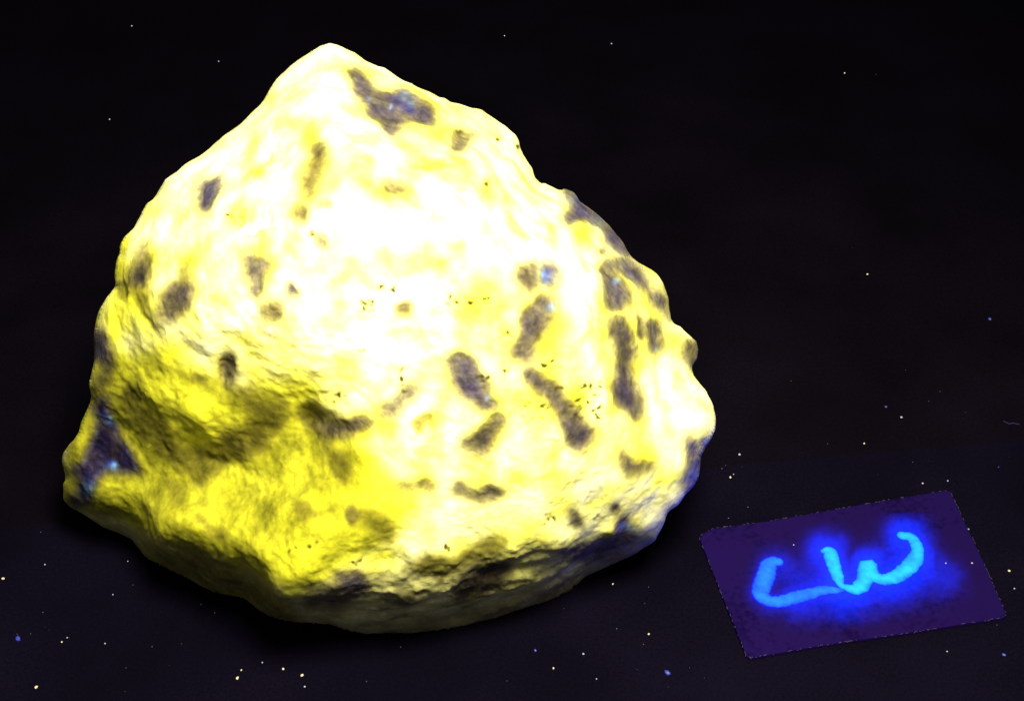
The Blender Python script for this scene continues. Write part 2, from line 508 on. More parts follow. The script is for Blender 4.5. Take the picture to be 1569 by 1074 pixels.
inc(Gq, [(235, 440), (290, 330), (330, 320), (340, 370), (370, 440), (390, 510), (400, 590), (450, 650), (500, 720), (540, 800), (480, 800), (400, 810), (340, 780), (260, 820), (225, 930), (240, 990), (180, 1010), (130, 1000), (110, 970), (140, 890), (110, 790), (160, 735), (210, 690), (245, 600), (270, 480)], 1.0, 2.0, label="dark blue crystal face at the left end")
inc(Gq, [(235, -60), (305, -60), (325, 60), (330, 100), (360, 120), (330, 220), (300, 300), (270, 340), (250, 330), (290, 230), (303, 190), (300, 140), (280, 150), (262, 128), (235, 90)], 0.95, 0.6)
inc(Jq, [(300, 630), (430, 620), (490, 680), (480, 740), (380, 760), (310, 700)], 0.85, 0.4)
inc(Jq, [(985, 720), (1050, 650), (1150, 590), (1250, 550), (1330, 570), (1320, 620), (1250, 690), (1150, 740), (1030, 755)], 0.8, 0.1)
# olive bands of the lower left face: groove shade painted in, with dirt
inc(Gq, [(420, 330), (470, 290), (520, 250), (510, 340), (560, 420), (640, 480), (720, 560), (790, 640), (880, 650), (960, 640), (1040, 560), (1150, 540), (1200, 480), (1200, 400), (1120, 290), (1180, 310), (1260, 370), (1380, 380), (1420, 450), (1340, 560), (1280, 650), (1180, 700), (1050, 720), (960, 820), (900, 860), (850, 790), (760, 740), (680, 660), (600, 600), (520, 510), (470, 420)], 0.72, 0, 'd', 9)
inc(Gq, [(430, 330), (480, 290), (530, 370), (500, 400)], 0.6, 0, 'd', 5)
inc(Gq, [(1040, 560), (1180, 540), (1260, 620), (1150, 700), (1040, 680)], 0.4, 0, 'd', 8)
inc(Hq, [(200, 620), (330, 700), (380, 780), (350, 850), (280, 790), (230, 700)], 0.5, 0, 'd', 7)
inc(Iq, [(880, 270), (940, 320), (1030, 380), (1010, 430), (930, 390)], 0.5, 0, 'd', 5)
inc(Iq, [(700, 60), (800, 90), (780, 220), (720, 220)], 0.4, 0, 'd', 6)
inc(Jq, [(20, 170), (110, 190), (180, 270), (110, 300), (50, 250)], 0.5, 0, 'd', 5)
inc(Gq, [(840, 190), (930, 250), (880, 270)], 0.5, 0, 'd', 5)
inc(Jq, [(440, 220), (600, 260), (660, 400), (600, 450), (520, 390)], 0.4, 0, 'd', 7)
inc(Gq, [(1480, 420), (1568, 380), (1568, 520), (1500, 480)], 0.5, 0, 'd', 7)
# overhang: dirt patches, and its shade painted in as darker strips
inc(Iq, [(100, 230), (300, 340), (560, 420), (900, 500), (1100, 620), (1350, 740), (1500, 900), (1400, 960), (1150, 800), (850, 740), (500, 560), (200, 400)], 0.55, 0, 'd', 12)
inc(Jq, [(100, 720), (300, 700), (420, 780), (300, 840), (120, 800)], 0.4, 0.2, 'd', 8)
inc(Jq, [(560, 760), (700, 720), (800, 760), (700, 820)], 0.5, 0.1, 'd', 7)
inc(Jq, [(720, 560), (850, 500), (1000, 520), (1200, 430), (1320, 390), (1300, 480), (1150, 560), (950, 640), (800, 620)], 0.55, 0, 'd', 7)
inc(Kq, [(440, 480), (640, 440), (780, 400), (880, 440), (760, 500), (640, 560), (520, 540)], 0.6, 0.3, 'd', 6)
inc(Jq, [(-900, 620), (0, 900), (500, 960), (1100, 900), (1568, 720), (2250, 400), (2250, 480), (1568, 860), (1000, 1010), (0, 960), (-600, 860)], 0.45, 0.1, 'd', 14)

H_, W_ = 1074, 1569
yy, xx = np.mgrid[0:H_, 0:W_]


def blur(a, r):
    r = int(round(r))
    if r < 1:
        return a
    for _ in range(3):
        for ax in (0, 1):
            p = np.pad(a, [(r + 1, r) if k == ax else (0, 0) for k in (0, 1)], mode='edge').cumsum(ax)
            n = a.shape[ax]
            if ax == 0:
                a = (p[2 * r + 1:2 * r + 1 + n] - p[:n]) / (2 * r + 1)
            else:
                a = (p[:, 2 * r + 1:2 * r + 1 + n] - p[:, :n]) / (2 * r + 1)
    return a


def stamp(poly, soft):
    """coverage of a polygon over its own box, softened"""
    p = np.array(poly)
    m = int(soft * 5 + 8)
    x0, y0 = np.maximum(np.floor(p.min(0)).astype(int) - m, 0)
    x1, y1 = np.minimum(np.ceil(p.max(0)).astype(int) + m, (W_ - 1, H_ - 1))
    sub = np.stack([xx[y0:y1, x0:x1].ravel(), yy[y0:y1, x0:x1].ravel()], 1).astype(float)
    wob = np.stack([fbm(np.c_[sub * 0.06, np.zeros(len(sub))], 4, 0.6), fbm(np.c_[sub * 0.06, np.full(len(sub), 9.1)], 4, 0.6)], 1) * 5.0
    m_ = inside(p, sub + wob).astype(float).reshape(y1 - y0, x1 - x0)
    return x0, y0, x1, y1, blur(m_, soft / 1.7)


DARK = np.zeros((H_, W_))
VIOL = np.zeros((H_, W_))
PART = np.full((H_, W_), -1, int)
labels = {}
for k, (poly, s, v, kind, soft, lab) in enumerate(MIN):
    x0, y0, x1, y1, m_ = stamp(poly, soft)
    d = DARK[y0:y1, x0:x1]
    vi = VIOL[y0:y1, x0:x1]
    vi[:] = np.where(m_ > 0.02, vi * (1 - m_) + m_ * v, vi)
    d[:] = np.maximum(d, m_ * s) if kind == 'i' else 1 - (1 - d) * (1 - m_ * s)
    if kind == 'i':
        PART[y0:y1, x0:x1][m_ > 0.42] = k
        labels[k] = lab

# thin black cracks, broken and branching, etched in small patches
CRK = np.zeros((H_, W_))


def cracks(off, x0, y0, x1, y1, n, s=3.92):
    for _ in range(n):
        x, y = off[0] + random.uniform(x0, x1) / s, off[1] + random.uniform(y0, y1) / s
        a = random.uniform(-0.8, 0.8) if random.random() < 0.6 else random.uniform(0, 6.28)
        for _k in range(random.randint(3, 9)):
            a += random.uniform(-1.0, 1.0)
            x += math.cos(a)
            y += math.sin(a)
            if random.random() < 0.85 and 1 < x < W_ - 2 and 1 < y < H_ - 2:
                CRK[int(y), int(x)] = random.uniform(0.5, 1.0)


for args in [(Dq, 945, 645, 1030, 690, 7), (Dq, 1060, 650, 1205, 700, 11), (Dq, 545, 575, 650, 615, 9), (Dq, 410, 660, 515, 745, 12), (Dq, 420, 955, 450, 970, 2),
             (Dq, 1310, 860, 1350, 890, 3), (Fq, 360, 290, 450, 330, 7), (Fq, 420, 430, 480, 470, 5), (Fq, 500, 440, 690, 640, 22), (Fq, 590, 400, 690, 500, 8), (Fq, 230, 490, 410, 660, 16),
             (Fq, 370, 750, 440, 790, 4), (Fq, 110, 100, 160, 170, 4), (Fq, 115, 300, 130, 350, 3), (Hq, 280, 290, 420, 380, 6), (Hq, 660, 110, 720, 330, 8), (Cq, 1055, 145, 1130, 210, 6),
             (Cq, 1140, 235, 1260, 270, 5), (Cq, 1525, 220, 1568, 280, 4), (Bq, 1280, 670, 1300, 690, 2), (Bq, 1340, 725, 1390, 745, 3), (Bq, 1190, 900, 1210, 1000, 4), (Bq, 1220, 860, 1240, 870, 1),
             (Bq, 1010, 605, 1060, 625, 4), (Jq, 400, 560, 440, 590, 4), (Kq, 340, 240, 420, 330, 6), (Kq, 650, 260, 670, 290, 2), (Jq, 940, 430, 1000, 500, 4), (Hq, 1150, 170, 1230, 290, 7), (Jq, 0, 420, 200, 520, 5)]:
    cracks(*args)
CRK = np.maximum(CRK, np.maximum(np.roll(CRK, 1, 0), np.roll(CRK, 1, 1)) * 0.7)
CRK = blur(CRK, 1) * 3.0

# where the glow is purer yellow (less of the pale, whitish mineral)
YEL = np.zeros((H_, W_))


def yel(off, spots, s=3.92):
    for x, y, r, a in spots:
        px, py, rr = off[0] + x / s, off[1] + y / s, r / s
        m = int(rr * 3) + 2
        x0, x1, y0, y1 = int(max(px - m, 0)), int(min(px + m, W_)), int(max(py - m, 0)), int(min(py + m, H_))
        if x1 > x0 and y1 > y0:
            d2 = (xx[y0:y1, x0:x1] - px) ** 2 + (yy[y0:y1, x0:x1] - py) ** 2
            Y = YEL[y0:y1, x0:x1]
            Y[:] = 1 - (1 - Y) * (1 - a * np.exp(-d2 / (rr * rr)))


yel(Aq, [(1240, 880, 45, 0.9), (1530, 670, 70, 0.6), (1310, 430, 60, 0.6), (1240, 700, 50, 0.5)])
yel(Bq, [(140, 660, 50, 0.8), (850, 610, 120, 0.5), (930, 640, 40, 0.8), (820, 830, 90, 0.6), (930, 930, 60, 0.5), (1080, 560, 120, 0.35), (690, 690, 60, 0.6), (250, 850, 100, 0.45), (1190, 980, 70, 0.6), (490, 820, 45, 0.6)])
yel(Cq, [(420, 480, 90, 0.95), (440, 340, 60, 0.8), (480, 640, 130, 0.95), (400, 780, 130, 0.8), (720, 990, 110, 0.95), (620, 430, 60, 0.5), (800, 140, 120, 0.4), (820, 420, 60, 0.6), (1080, 340, 50, 0.4), (580, 100, 60, 0.5), (600, 720, 90, 0.5)])
yel(Dq, [(580, 385, 60, 0.45), (920, 450, 45, 0.7), (1020, 350, 45, 0.6), (1170, 610, 90, 0.75), (1200, 60, 70, 0.55), (1540, 950, 80, 0.8), (20, 800, 70, 0.5), (1080, 690, 110, 0.5), (240, 430, 60, 0.35), (520, 580, 50, 0.5), (470, 720, 60, 0.4), (820, 900, 120, 0.25), (1330, 840, 60, 0.5)])
yel(Eq, [(590, 470, 65, 0.9), (840, 880, 50, 0.5), (440, 980, 70, 0.7), (960, 850, 110, 0.5), (900, 1000, 60, 0.5), (1040, 960, 60, 0.5)])
yel(Fq, [(560, 490, 80, 0.95), (400, 370, 90, 0.8), (350, 560, 100, 0.6), (980, 860, 80, 0.8), (760, 580, 60, 0.6), (430, 110, 90, 0.7), (330, 760, 160, 0.35), (1150, 160, 60, 0.55), (950, 300, 60, 0.6), (880, 740, 140, 0.4)])
yel(Hq, [(900, 480, 70, 0.7), (330, 330, 60, 0.4), (820, 830, 60, 0.6), (1160, 840, 60, 0.6), (1100, 780, 100, 0.4), (60, 330, 200, 0.9), (450, 760, 150, 0.95), (560, 900, 130, 0.95), (460, 560, 60, 0.9)])
yel(Jq, [(850, 380, 80, 0.5), (640, 180, 130, 0.9), (100, 480, 250, 0.9), (400, 400, 250, 0.75)])
yel(Kq, [(440, 160, 60, 0.4), (260, 330, 70, 0.6), (200, 520, 200, 0.8), (900, 440, 70, 0.5)])
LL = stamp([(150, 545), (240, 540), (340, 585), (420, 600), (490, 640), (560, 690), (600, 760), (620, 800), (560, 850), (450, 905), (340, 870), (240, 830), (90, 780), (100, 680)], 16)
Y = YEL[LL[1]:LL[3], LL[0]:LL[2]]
Y[:] = 1 - (1 - Y) * (1 - LL[4] * 0.92)  # weaker light on the lower left face, painted as purer yellow
YEL = 1 - (1 - YEL) * (1 - 0.75 * blur(np.clip(DARK * 1.6, 0, 1), 9) ** 1.2)

# blue glints of the crystals, painted into their colour
RIND_SHADE = np.zeros((H_, W_))                    # overhang: weathered grey, with its shade painted in
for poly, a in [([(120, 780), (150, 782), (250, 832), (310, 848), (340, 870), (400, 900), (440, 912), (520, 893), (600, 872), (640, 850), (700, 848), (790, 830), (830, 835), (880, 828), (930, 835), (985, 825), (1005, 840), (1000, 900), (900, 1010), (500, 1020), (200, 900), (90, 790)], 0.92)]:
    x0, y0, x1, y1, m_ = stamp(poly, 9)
    RIND_SHADE[y0:y1, x0:x1] = np.maximum(RIND_SHADE[y0:y1, x0:x1], m_ * a)
LL_SHADE = np.zeros((H_, W_))
LL_SHADE[LL[1]:LL[3], LL[0]:LL[2]] = LL[4]
GLI = np.zeros((H_, W_))
for off, x, y, r, a in [(Bq, 700, 430, 26, 1), (Bq, 740, 480, 22, 1), (Bq, 625, 482, 7, 2.5), (Bq, 490, 440, 14, 0.8), (Eq, 368, 700, 20, 2.2), (Eq, 385, 720, 40, 0.8), (Eq, 808, 742, 18, 1.6), (Eq, 415, 905, 22, 1.6), (Eq, 445, 870, 10, 1.2),
                        (Gq, 355, 475, 16, 6), (Gq, 365, 755, 16, 6), (Gq, 205, 915, 20, 3.5), (Gq, 340, 470, 34, 1.5), (Gq, 345, 765, 30, 1.5), (Gq, 200, 900, 50, 0.8),
                        (Fq, 1045, 215, 18, 0.7), (Hq, 1205, 355, 16, 1.2), (Fq, 1350, 765, 22, 0.9), (Kq, 900, 360, 22, 1.6), (Kq, 850, 350, 30, 0.5), (Fq, 1270, 960, 50, 0.4), (Eq, 560, 240, 40, 0.4), (Eq, 700, 390, 40, 0.3)]:
    px, py, rr = off[0] + x / 3.92, off[1] + y / 3.92, r / 3.92
    GLI += a * np.exp(-((xx - px) ** 2 + (yy - py) ** 2) / (rr * rr)) if r > 0 else 0


def sample(img, p):
    x = np.clip(p[:, 0], 0, W_ - 2)
    y = np.clip(p[:, 1], 0, H_ - 2)
    i, j = x.astype(int), y.astype(int)
    fx, fy = x - i, y - j
    return (img[j, i] * (1 - fx) + img[j, i + 1] * fx) * (1 - fy) + (img[j + 1, i] * (1 - fx) + img[j + 1, i + 1] * fx) * fy


nV = len(V)
z0 = np.zeros(nV - NF)
dark = np.concatenate([sample(DARK, P2), z0])
viol = np.concatenate([sample(VIOL, P2), z0])
yelw = np.concatenate([sample(YEL, P2), z0 + 0.6])
crk = np.concatenate([sample(CRK, P2), z0])
rind_shade = np.concatenate([sample(RIND_SHADE, P2), z0])
ll_shade = np.concatenate([sample(LL_SHADE, P2) * (1 - 0.75 * np.clip(blob_field([(285, 632, 85, 45, 38, 1.0), (585, 770, 40, 60, 0, 0.8), (450, 870, 60, 30, 0, 0.5)]), 0, 1)), z0])
gli = np.concatenate([sample(GLI, P2), z0])
part = np.concatenate([PART[np.clip(P2[:, 1].round().astype(int), 0, H_ - 1), np.clip(P2[:, 0].round().astype(int), 0, W_ - 1)], np.full(nV - NF, -1)])
# the same minerals go on round the back
bn = fbm(V[NF:] / 0.014, 3)
dark[NF:] = smooth(0.25, 0.42, bn) * 0.85
for j in range(1, 6):                         # carry the rim's minerals over the limb first
    k = np.arange(NF + (j - 1) * NB, NF + j * NB)
    wgt = 1 - j / 6
    for arr in (dark, viol, yelw, rind_shade):
        arr[k] = arr[:NB] * wgt + arr[k] * (1 - wgt)
viol[NF + 5 * NB:] = 0.4

# ------------------------------------------------------------------ relief
N = vnormals(V, T)
Vm = V / MM
big = fbm(Vm / 17.0, 3)
mid = fbm(Vm / 5.0 + 40, 3)
cell = 1 - np.abs(fbm(Vm / 7.5 + 90, 3, 0.55)) * 2
fine = fbm(Vm / 1.3 + 7, 3)
low = np.concatenate([sample(blur(np.clip((yy > 560) & inside(np.array([(150, 545), (340, 585), (490, 640), (600, 760), (620, 830), (1010, 820), (1010, 1000), (90, 1000), (80, 650)]), np.stack([xx.ravel(), yy.ravel()], 1).astype(float)).reshape(H_, W_), 0, 1).astype(float), 10), P2), z0 + 0.5])
calm = (1 - 0.65 * np.concatenate([np.clip(blob_field([(330, 590, 240, 70, 15, 1.0)]), 0, 1), z0])) * (1 - 0.6 * np.concatenate([smooth(690, 780, P2[:, 1]), z0 + 1]))
disp = 1.0 * big + (0.30 + 0.08 * low) * calm * mid + 0.18 * cell * (1 - low) * calm + 0.18 * rind_shade * fbm(Vm / 2.6 + 55, 4, 0.6) + (0.10 + 0.03 * low) * fine - 0.20 * smooth(0.2, 0.8, dark) * (1 - low) - 0.15 * np.clip(crk, 0, 1)
limb = np.concatenate([smooth(0, 26, ED), np.full(nV - NF, 1.0)])
limb[NF:] = np.repeat(np.minimum(np.arange(1, NR) / 4, 1), NB).tolist() + [1.0]
V = V + N * (disp * MM * (0.35 + 0.65 * limb))[:, None]
V[:, 2] = np.maximum(V[:, 2], 0.0001)
N = vnormals(V, T)

# ------------------------------------------------------------------ mineral colours
q = V / MM
pal = fbm(q / 5.5 + 200, 3, 0.4)
hot = np.clip(0.58 + 0.70 * pal, 0.06, 1.0)
wh = np.zeros(nV)  # strongly lit limbs, rim and face spots, painted whiter
for x, y, r_, a_ in [(265, 290, 40, .5), (330, 240, 50, .6), (400, 185, 50, .6), (450, 125, 45, .6), (500, 95, 40, .5), (1060, 640, 40, .6), (1000, 790, 40, .7), (890, 800, 50, .5), (760, 800, 60, .6),
                     (600, 710, 40, .7), (300, 360, 60, .4), (480, 380, 70, .3), (590, 480, 80, .4), (430, 540, 60, .5), (870, 430, 50, .5), (690, 330, 60, .4), (880, 590, 40, .4), (1010, 600, 40, .4), (700, 740, 50, .4), (560, 550, 60, .4), (600, 400, 70, .3)]:
    wh[:NF] += a_ * np.exp(-((P2[:, 0] - x) ** 2 + (P2[:, 1] - y) ** 2) / (r_ * r_))
hot = np.clip(hot + wh * 0.5, 0, 1)
hot = hot * (1 - np.clip(yelw, 0, 1)) ** 1.4
yellow = np.stack([np.full(nV, 0.86), np.full(nV, 0.82), 0.055 + 0.75 * hot], 1)
mott = np.clip(1 + 0.34 * fbm(q / 6.0 + 500, 5, 0.6) * (0.2 + low + 0.7 * ll_shade), 0.25, 1.25)
yellow *= (mott * (1 - 0.63 * ll_shade))[:, None]  # lower left face darkened, its shade put into the colour
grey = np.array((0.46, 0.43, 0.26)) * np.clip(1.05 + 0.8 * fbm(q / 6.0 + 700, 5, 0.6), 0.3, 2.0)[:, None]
rw = np.clip(rind_shade * (0.88 + 0.25 * fbm(q / 5.0 + 800, 3)), 0, 1)[:, None]
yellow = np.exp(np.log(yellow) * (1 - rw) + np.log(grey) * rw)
brown = np.array((0.040, 0.030, 0.021))
violet = np.array((0.030, 0.024, 0.190))
vv = np.clip(viol, 0, 2)[:, None]
oli = smooth(0.0, 0.8, -viol)[:, None]
dk = brown * (1 - np.minimum(vv, 1)) + violet * np.minimum(vv, 1)
dk = dk * (1 - oli) + np.array((0.060, 0.050, 0.010)) * oli
navy = smooth(1.35, 1.9, vv)
dk = dk * (1 - navy) + np.array((0.0105, 0.0065, 0.060)) * navy
dk = np.clip(dk, 0.004, 1) * np.clip(1 + 0.5 * fbm(q / 2.0 + 600, 4, 0.6), 0.4, 1.8)[:, None]
dk = dk + gli[:, None] * np.array((0.020, 0.045, 0.45))
d_ = np.clip(dark * (0.90 + 0.30 * fbm(q / 4.0 + 900, 4, 0.6)), 0, 1)[:, None]
dd_ = d_ ** 0.8
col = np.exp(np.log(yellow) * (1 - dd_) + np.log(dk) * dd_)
ck = np.clip(crk, 0, 1)[:, None]
col = col * (1 - ck) + np.array((0.05, 0.04, 0.012)) * ck
col = np.clip(col, 0.001, 0.95)

# ------------------------------------------------------------------ rock objects: body and each inclusion
rock = bpy.data.objects.new("rock", None)
C.objects.link(rock)
rock.empty_display_size = 0.02
rock.location = (V[:, 0].mean(), V[:, 1].mean(), 0)
tag(rock, "large jagged rock glowing bright yellow with dark violet brown inclusions", "rock")
fp = part[T]
fpart = np.where((fp[:, 0] == fp[:, 1]) | (fp[:, 0] == fp[:, 2]), fp[:, 0], np.where(fp[:, 1] == fp[:, 2], fp[:, 1], -1))
for pid in [-1] + sorted(set(fpart[fpart >= 0].tolist())):
    sel = T[fpart == pid]
    if pid >= 0 and len(sel) < 12:
        continue
    ids, inv = np.unique(sel, return_inverse=True)
    inv = inv.reshape(-1, 3)
    me = bpy.data.meshes.new("mineral")
    me.vertices.add(len(ids))
    me.vertices.foreach_set("co", (V[ids] - 0).ravel())
    me.loops.add(inv.size)
    me.loops.foreach_set("vertex_index", inv.ravel().astype(np.int32))
    me.polygons.add(len(inv))
    me.polygons.foreach_set("loop_start", np.arange(0, inv.size, 3, dtype=np.int32))
    me.update(calc_edges=True)
    me.polygons.foreach_set("use_smooth", np.ones(len(inv), bool))
    ca = me.attributes.new("mineral", 'FLOAT_COLOR', 'POINT')
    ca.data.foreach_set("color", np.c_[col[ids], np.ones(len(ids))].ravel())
    me.normals_split_custom_set_from_vertices(N[ids].tolist())
    o = link("yellow_body" if pid < 0 else "dark_inclusion", me, rock, M_YELLOW if pid < 0 else M_DARK)
    if pid >= 0 and labels.get(pid):
        o["label"] = labels[pid]

# ------------------------------------------------------------------ the card
def card_material(with_halo=False):
    m, nt, b = new_mat("violet_card_with_halo" if with_halo else "violet_card")
    tc = node(nt, 'ShaderNodeTexCoord')
    n1 = node(nt, 'ShaderNodeTexNoise')
    n1.inputs['Scale'].default_value = 800
    n1.inputs['Detail'].default_value = 6
    n1.inputs['Roughness'].default_value = 0.65
    n2 = node(nt, 'ShaderNodeTexNoise')
    n2.inputs['Scale'].default_value = 60
    n2.inputs['Detail'].default_value = 3
    for n in (n1, n2):
        nt.links.new(tc.outputs['Object'], n.inputs['Vector'])
    ad = node(nt, 'ShaderNodeMath', operation='ADD')
    nt.links.new(n1.outputs[0], ad.inputs[0])
    nt.links.new(n2.outputs[0], ad.inputs[1])
    cr = node(nt, 'ShaderNodeValToRGB')
    cr.color_ramp.elements[0].position = 0.75
    cr.color_ramp.elements[1].position = 1.25
    cr.color_ramp.elements[0].color = (0.0032, 0.0012, 0.034, 1)
    cr.color_ramp.elements[1].color = (0.0066, 0.0025, 0.062, 1)
    nt.links.new(ad.outputs[0], cr.inputs[0])
    nt.links.new(cr.outputs[0], b.inputs['Base Color'])
    bp = node(nt, 'ShaderNodeBump')
    bp.inputs['Strength'].default_value = 0.3
    bp.inputs['Distance'].default_value = 0.0002
    nt.links.new(n1.outputs[0], bp.inputs['Height'])
    nt.links.new(bp.outputs[0], b.inputs['Normal'])
    b.inputs['Roughness'].default_value = 0.85
    b.inputs['Specular IOR Level'].default_value = 0.0
    if with_halo:  # light round the letters, painted as emission
        sm = node(nt, 'ShaderNodeAttribute', attribute_name="halo_glow")
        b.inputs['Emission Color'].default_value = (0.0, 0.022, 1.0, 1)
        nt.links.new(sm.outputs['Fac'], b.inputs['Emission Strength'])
    return m


CARD_Z = 0.9 * MM
cc = at([(1072, 824), (1077, 817), (1092, 809), (1180, 797.5), (1320, 772.5), (1449, 751), (1456, 753), (1500, 845), (1542, 940), (1539, 945), (1400, 967), (1260, 987.5), (1150, 1007), (1144, 1004), (1110, 920)], CARD_Z)[:, :2]
card = bpy.data.objects.new("card", None)
C.objects.link(card)
card.location = (cc[:, 0].mean(), cc[:, 1].mean(), 0)
tag(card, "small dark violet card with blue glowing handwritten letters lying beside the rock", "card")
slab("card_sheet", [tuple(p) for p in cc[::-1]], 0.00003, CARD_Z, card_material(), card, 0.00018)
# torn pale fibres along its edges
me_v, me_f = [], []
ring = np.vstack([cc, cc[:1]])
for k in range(len(cc)):
    a, b = ring[k], ring[k + 1]
    L = np.linalg.norm(b - a)
    nrm = np.array(((b - a)[1], -(b - a)[0])) / max(L, 1e-9)
    for _ in range(int(L / (1.0 * MM)) + 1):
        u = random.random()
        c0 = a + (b - a) * u
        th = math.atan2(*(b - a)[::-1]) + random.uniform(-0.5, 0.5)
        l = random.uniform(0.15, 0.7) * MM
        dv = np.array((math.cos(th), math.sin(th))) * l
        wv = np.array((-math.sin(th), math.cos(th))) * 0.045 * MM
        z = CARD_Z + random.uniform(-0.2, 0.05) * MM
        i = len(me_v)
        off = nrm * random.uniform(-0.08, 0.05) * MM
        p0, p1 = c0 - dv / 2 + off, c0 + dv / 2 + off
        me_v += [(*(p0 - wv), z), (*(p0 + wv), z), (*(p1 + wv), z), (*(p1 - wv), z), (*((p0 + p1) / 2), z + 0.08 * MM)]
        me_f += [(i, i + 3, i + 4), (i + 3, i + 2, i + 4), (i + 2, i + 1, i + 4), (i + 1, i, i + 4)]
me = bpy.data.meshes.new("edge_fibres")
me.from_pydata(me_v, [], me_f)
m, nt, b = new_mat("pale_fibre")
b.inputs['Base Color'].default_value = (0.022, 0.014, 0.11, 1)
b.inputs['Roughness'].default_value = 0.9
fo = link("edge_fibres", me, card, m)
fo["kind"] = "stuff"


def glow_material(name, blue, green_lo, green_hi, scale):
    m, nt, b = new_mat(name)
    tc = node(nt, 'ShaderNodeTexCoord')
    n1 = node(nt, 'ShaderNodeTexNoise')
    n1.inputs['Scale'].default_value = scale
    n1.inputs['Detail'].default_value = 5
    n1.inputs['Roughness'].default_value = 0.6
    nt.links.new(tc.outputs['Object'], n1.inputs['Vector'])
    cr = node(nt, 'ShaderNodeValToRGB')
    cr.color_ramp.elements[0].position = 0.10
    cr.color_ramp.elements[1].position = 0.60
    cr.color_ramp.elements[0].color = (0.0, green_lo * 0.35 / blue, 0.5, 1)
    cr.color_ramp.elements[1].color = (0.0005, green_hi / blue, 1.0, 1)
    at_ = node(nt, 'ShaderNodeAttribute', attribute_name="core")   # strokes fade at the edges, a painted blur into the halo
    mu = node(nt, 'ShaderNodeMath', operation='MULTIPLY')
    nt.links.new(n1.outputs[0], mu.inputs[0])
    nt.links.new(at_.outputs['Fac'], mu.inputs[1])
    nt.links.new(mu.outputs[0], cr.inputs[0])
    nt.links.new(cr.outputs[0], b.inputs['Emission Color'])
    b.inputs['Emission Strength'].default_value = blue
    b.inputs['Base Color'].default_value = (0.006, 0.008, 0.05, 1)
    b.inputs['Specular IOR Level'].default_value = 0.0
    b.inputs['Roughness'].default_value = 1.0
    return m


def bead(name, path, mat, label):
    """a raised, domed line of dried fluorescent paint; path = x, y, half width in the photograph's pixels"""
    p = np.array(path, float)
    t = np.arange(len(p))
    tt = np.linspace(0, len(p) - 1, (len(p) - 1) * 8 + 1)
    # Catmull-Rom
    out = []
    for u in tt:
        i = min(int(u), len(p) - 2)
        f = u - i
        p0, p1, p2, p3 = p[max(i - 1, 0)], p[i], p[i + 1], p[min(i + 2, len(p) - 1)]
        out.append(0.5 * (2 * p1 + (p2 - p0) * f + (2 * p0 - 5 * p1 + 4 * p2 - p3) * f * f + (3 * p1 - p0 - 3 * p2 + p3) * f ** 3))
    out = np.array(out)
    c = at(out[:, :2], CARD_Z)
    edge = at(out[:, :2] + np.c_[out[:, 2], 0 * out[:, 2]], CARD_Z)
    r = np.linalg.norm(edge - c, axis=1)
    r *= 1 + 0.10 * fbm(c / MM / 4.0, 2)
    ra, rb = (r * (1 + 0.13 * fbm(c / MM / 0.9 + s_, 4, 0.7)) for s_ in (3.0, 31.0))
    d = np.gradient(c[:, :2], axis=0)
    d /= np.linalg.norm(d, axis=1)[:, None]
    nrm = np.c_[-d[:, 1], d[:, 0]]
    vs_, fs, core = [], [], []
    S = 9
    # rounded ends
    seq = []
    for k in (0.15, 0.45, 0.75, 0.93):
        seq.append((c[0, :2] - d[0] * r[0] * math.sqrt(1 - k * k), nrm[0], r[0] * k))
    for k in range(len(c)):
        seq.append((c[k, :2] + nrm[k] * (ra[k] - rb[k]) / 2, nrm[k], (ra[k] + rb[k]) / 2))
    for k in (0.93, 0.75, 0.45, 0.15):
        seq.append((c[-1, :2] + d[-1] * r[-1] * math.sqrt(1 - k * k), nrm[-1], r[-1] * k))
    for (cx, n_, rr) in seq:
        for s in range(S):
            a = math.pi * s / (S - 1)
            core.append(math.sin(a) * min(1.0, rr / (0.9 * MM)))
            h = 0.16 * MM * min(1.0, rr / (1.2 * MM)) * math.sin(a)
            q_ = cx + n_ * rr * math.cos(a)
            vs_.append((q_[0], q_[1], CARD_Z + 0.00002 + h))
    for k in range(len(seq) - 1):
        for s in range(S - 1):
            i = k * S + s
            fs.append((i, i + 1, i + S + 1, i + S))
        fs.append((k * S + S - 1, k * S, k * S + S, k * S + S + S - 1))
    fs.append(tuple(range(S)))
    fs.append(tuple(range((len(seq) - 1) * S, len(seq) * S))[::-1])
    me = bpy.data.meshes.new(name)
    me.from_pydata(vs_, [], fs)
    for pl in me.polygons:
        pl.use_smooth = True
    me.attributes.new("core", 'FLOAT', 'POINT').data.foreach_set("value", core)
    o = link(name, me, card, mat)
    if label:
        o["label"] = label
    return o


LQ = (1050, 720)


def path(pts, s=3.023):
    return [(LQ[0] + x / s, LQ[1] + y / s, 1.12 * r / s) for x, y, r in pts]


LP = path([(428, 425, 24), (392, 432, 33), (370, 500, 38), (350, 572, 36), (395, 608, 31), (450, 606, 32), (510, 590, 32), (575, 573, 30), (640, 556, 25), (700, 556, 17), (735, 552, 9)])
bead("handwritten_letter", LP,
     glow_material("blue_glowing_ink", 30, 0.14, 0.30, 500), "letter L in medium blue glowing paint")
WP = path([(640, 376, 13), (668, 378, 30), (684, 430, 32), (704, 490, 27), (722, 530, 16), (750, 545, 20), (795, 550, 33), (828, 515, 34), (845, 440, 40), (862, 478, 34), (905, 505, 30), (965, 498, 34), (1022, 462, 37), (1066, 410, 34), (1074, 360, 27), (1050, 315, 25), (1005, 303, 22)])
bead("handwritten_letter", WP,
     glow_material("bright_blue_glowing_ink", 36, 0.32, 0.80, 350), "letter W in brighter cyan blue glowing paint")

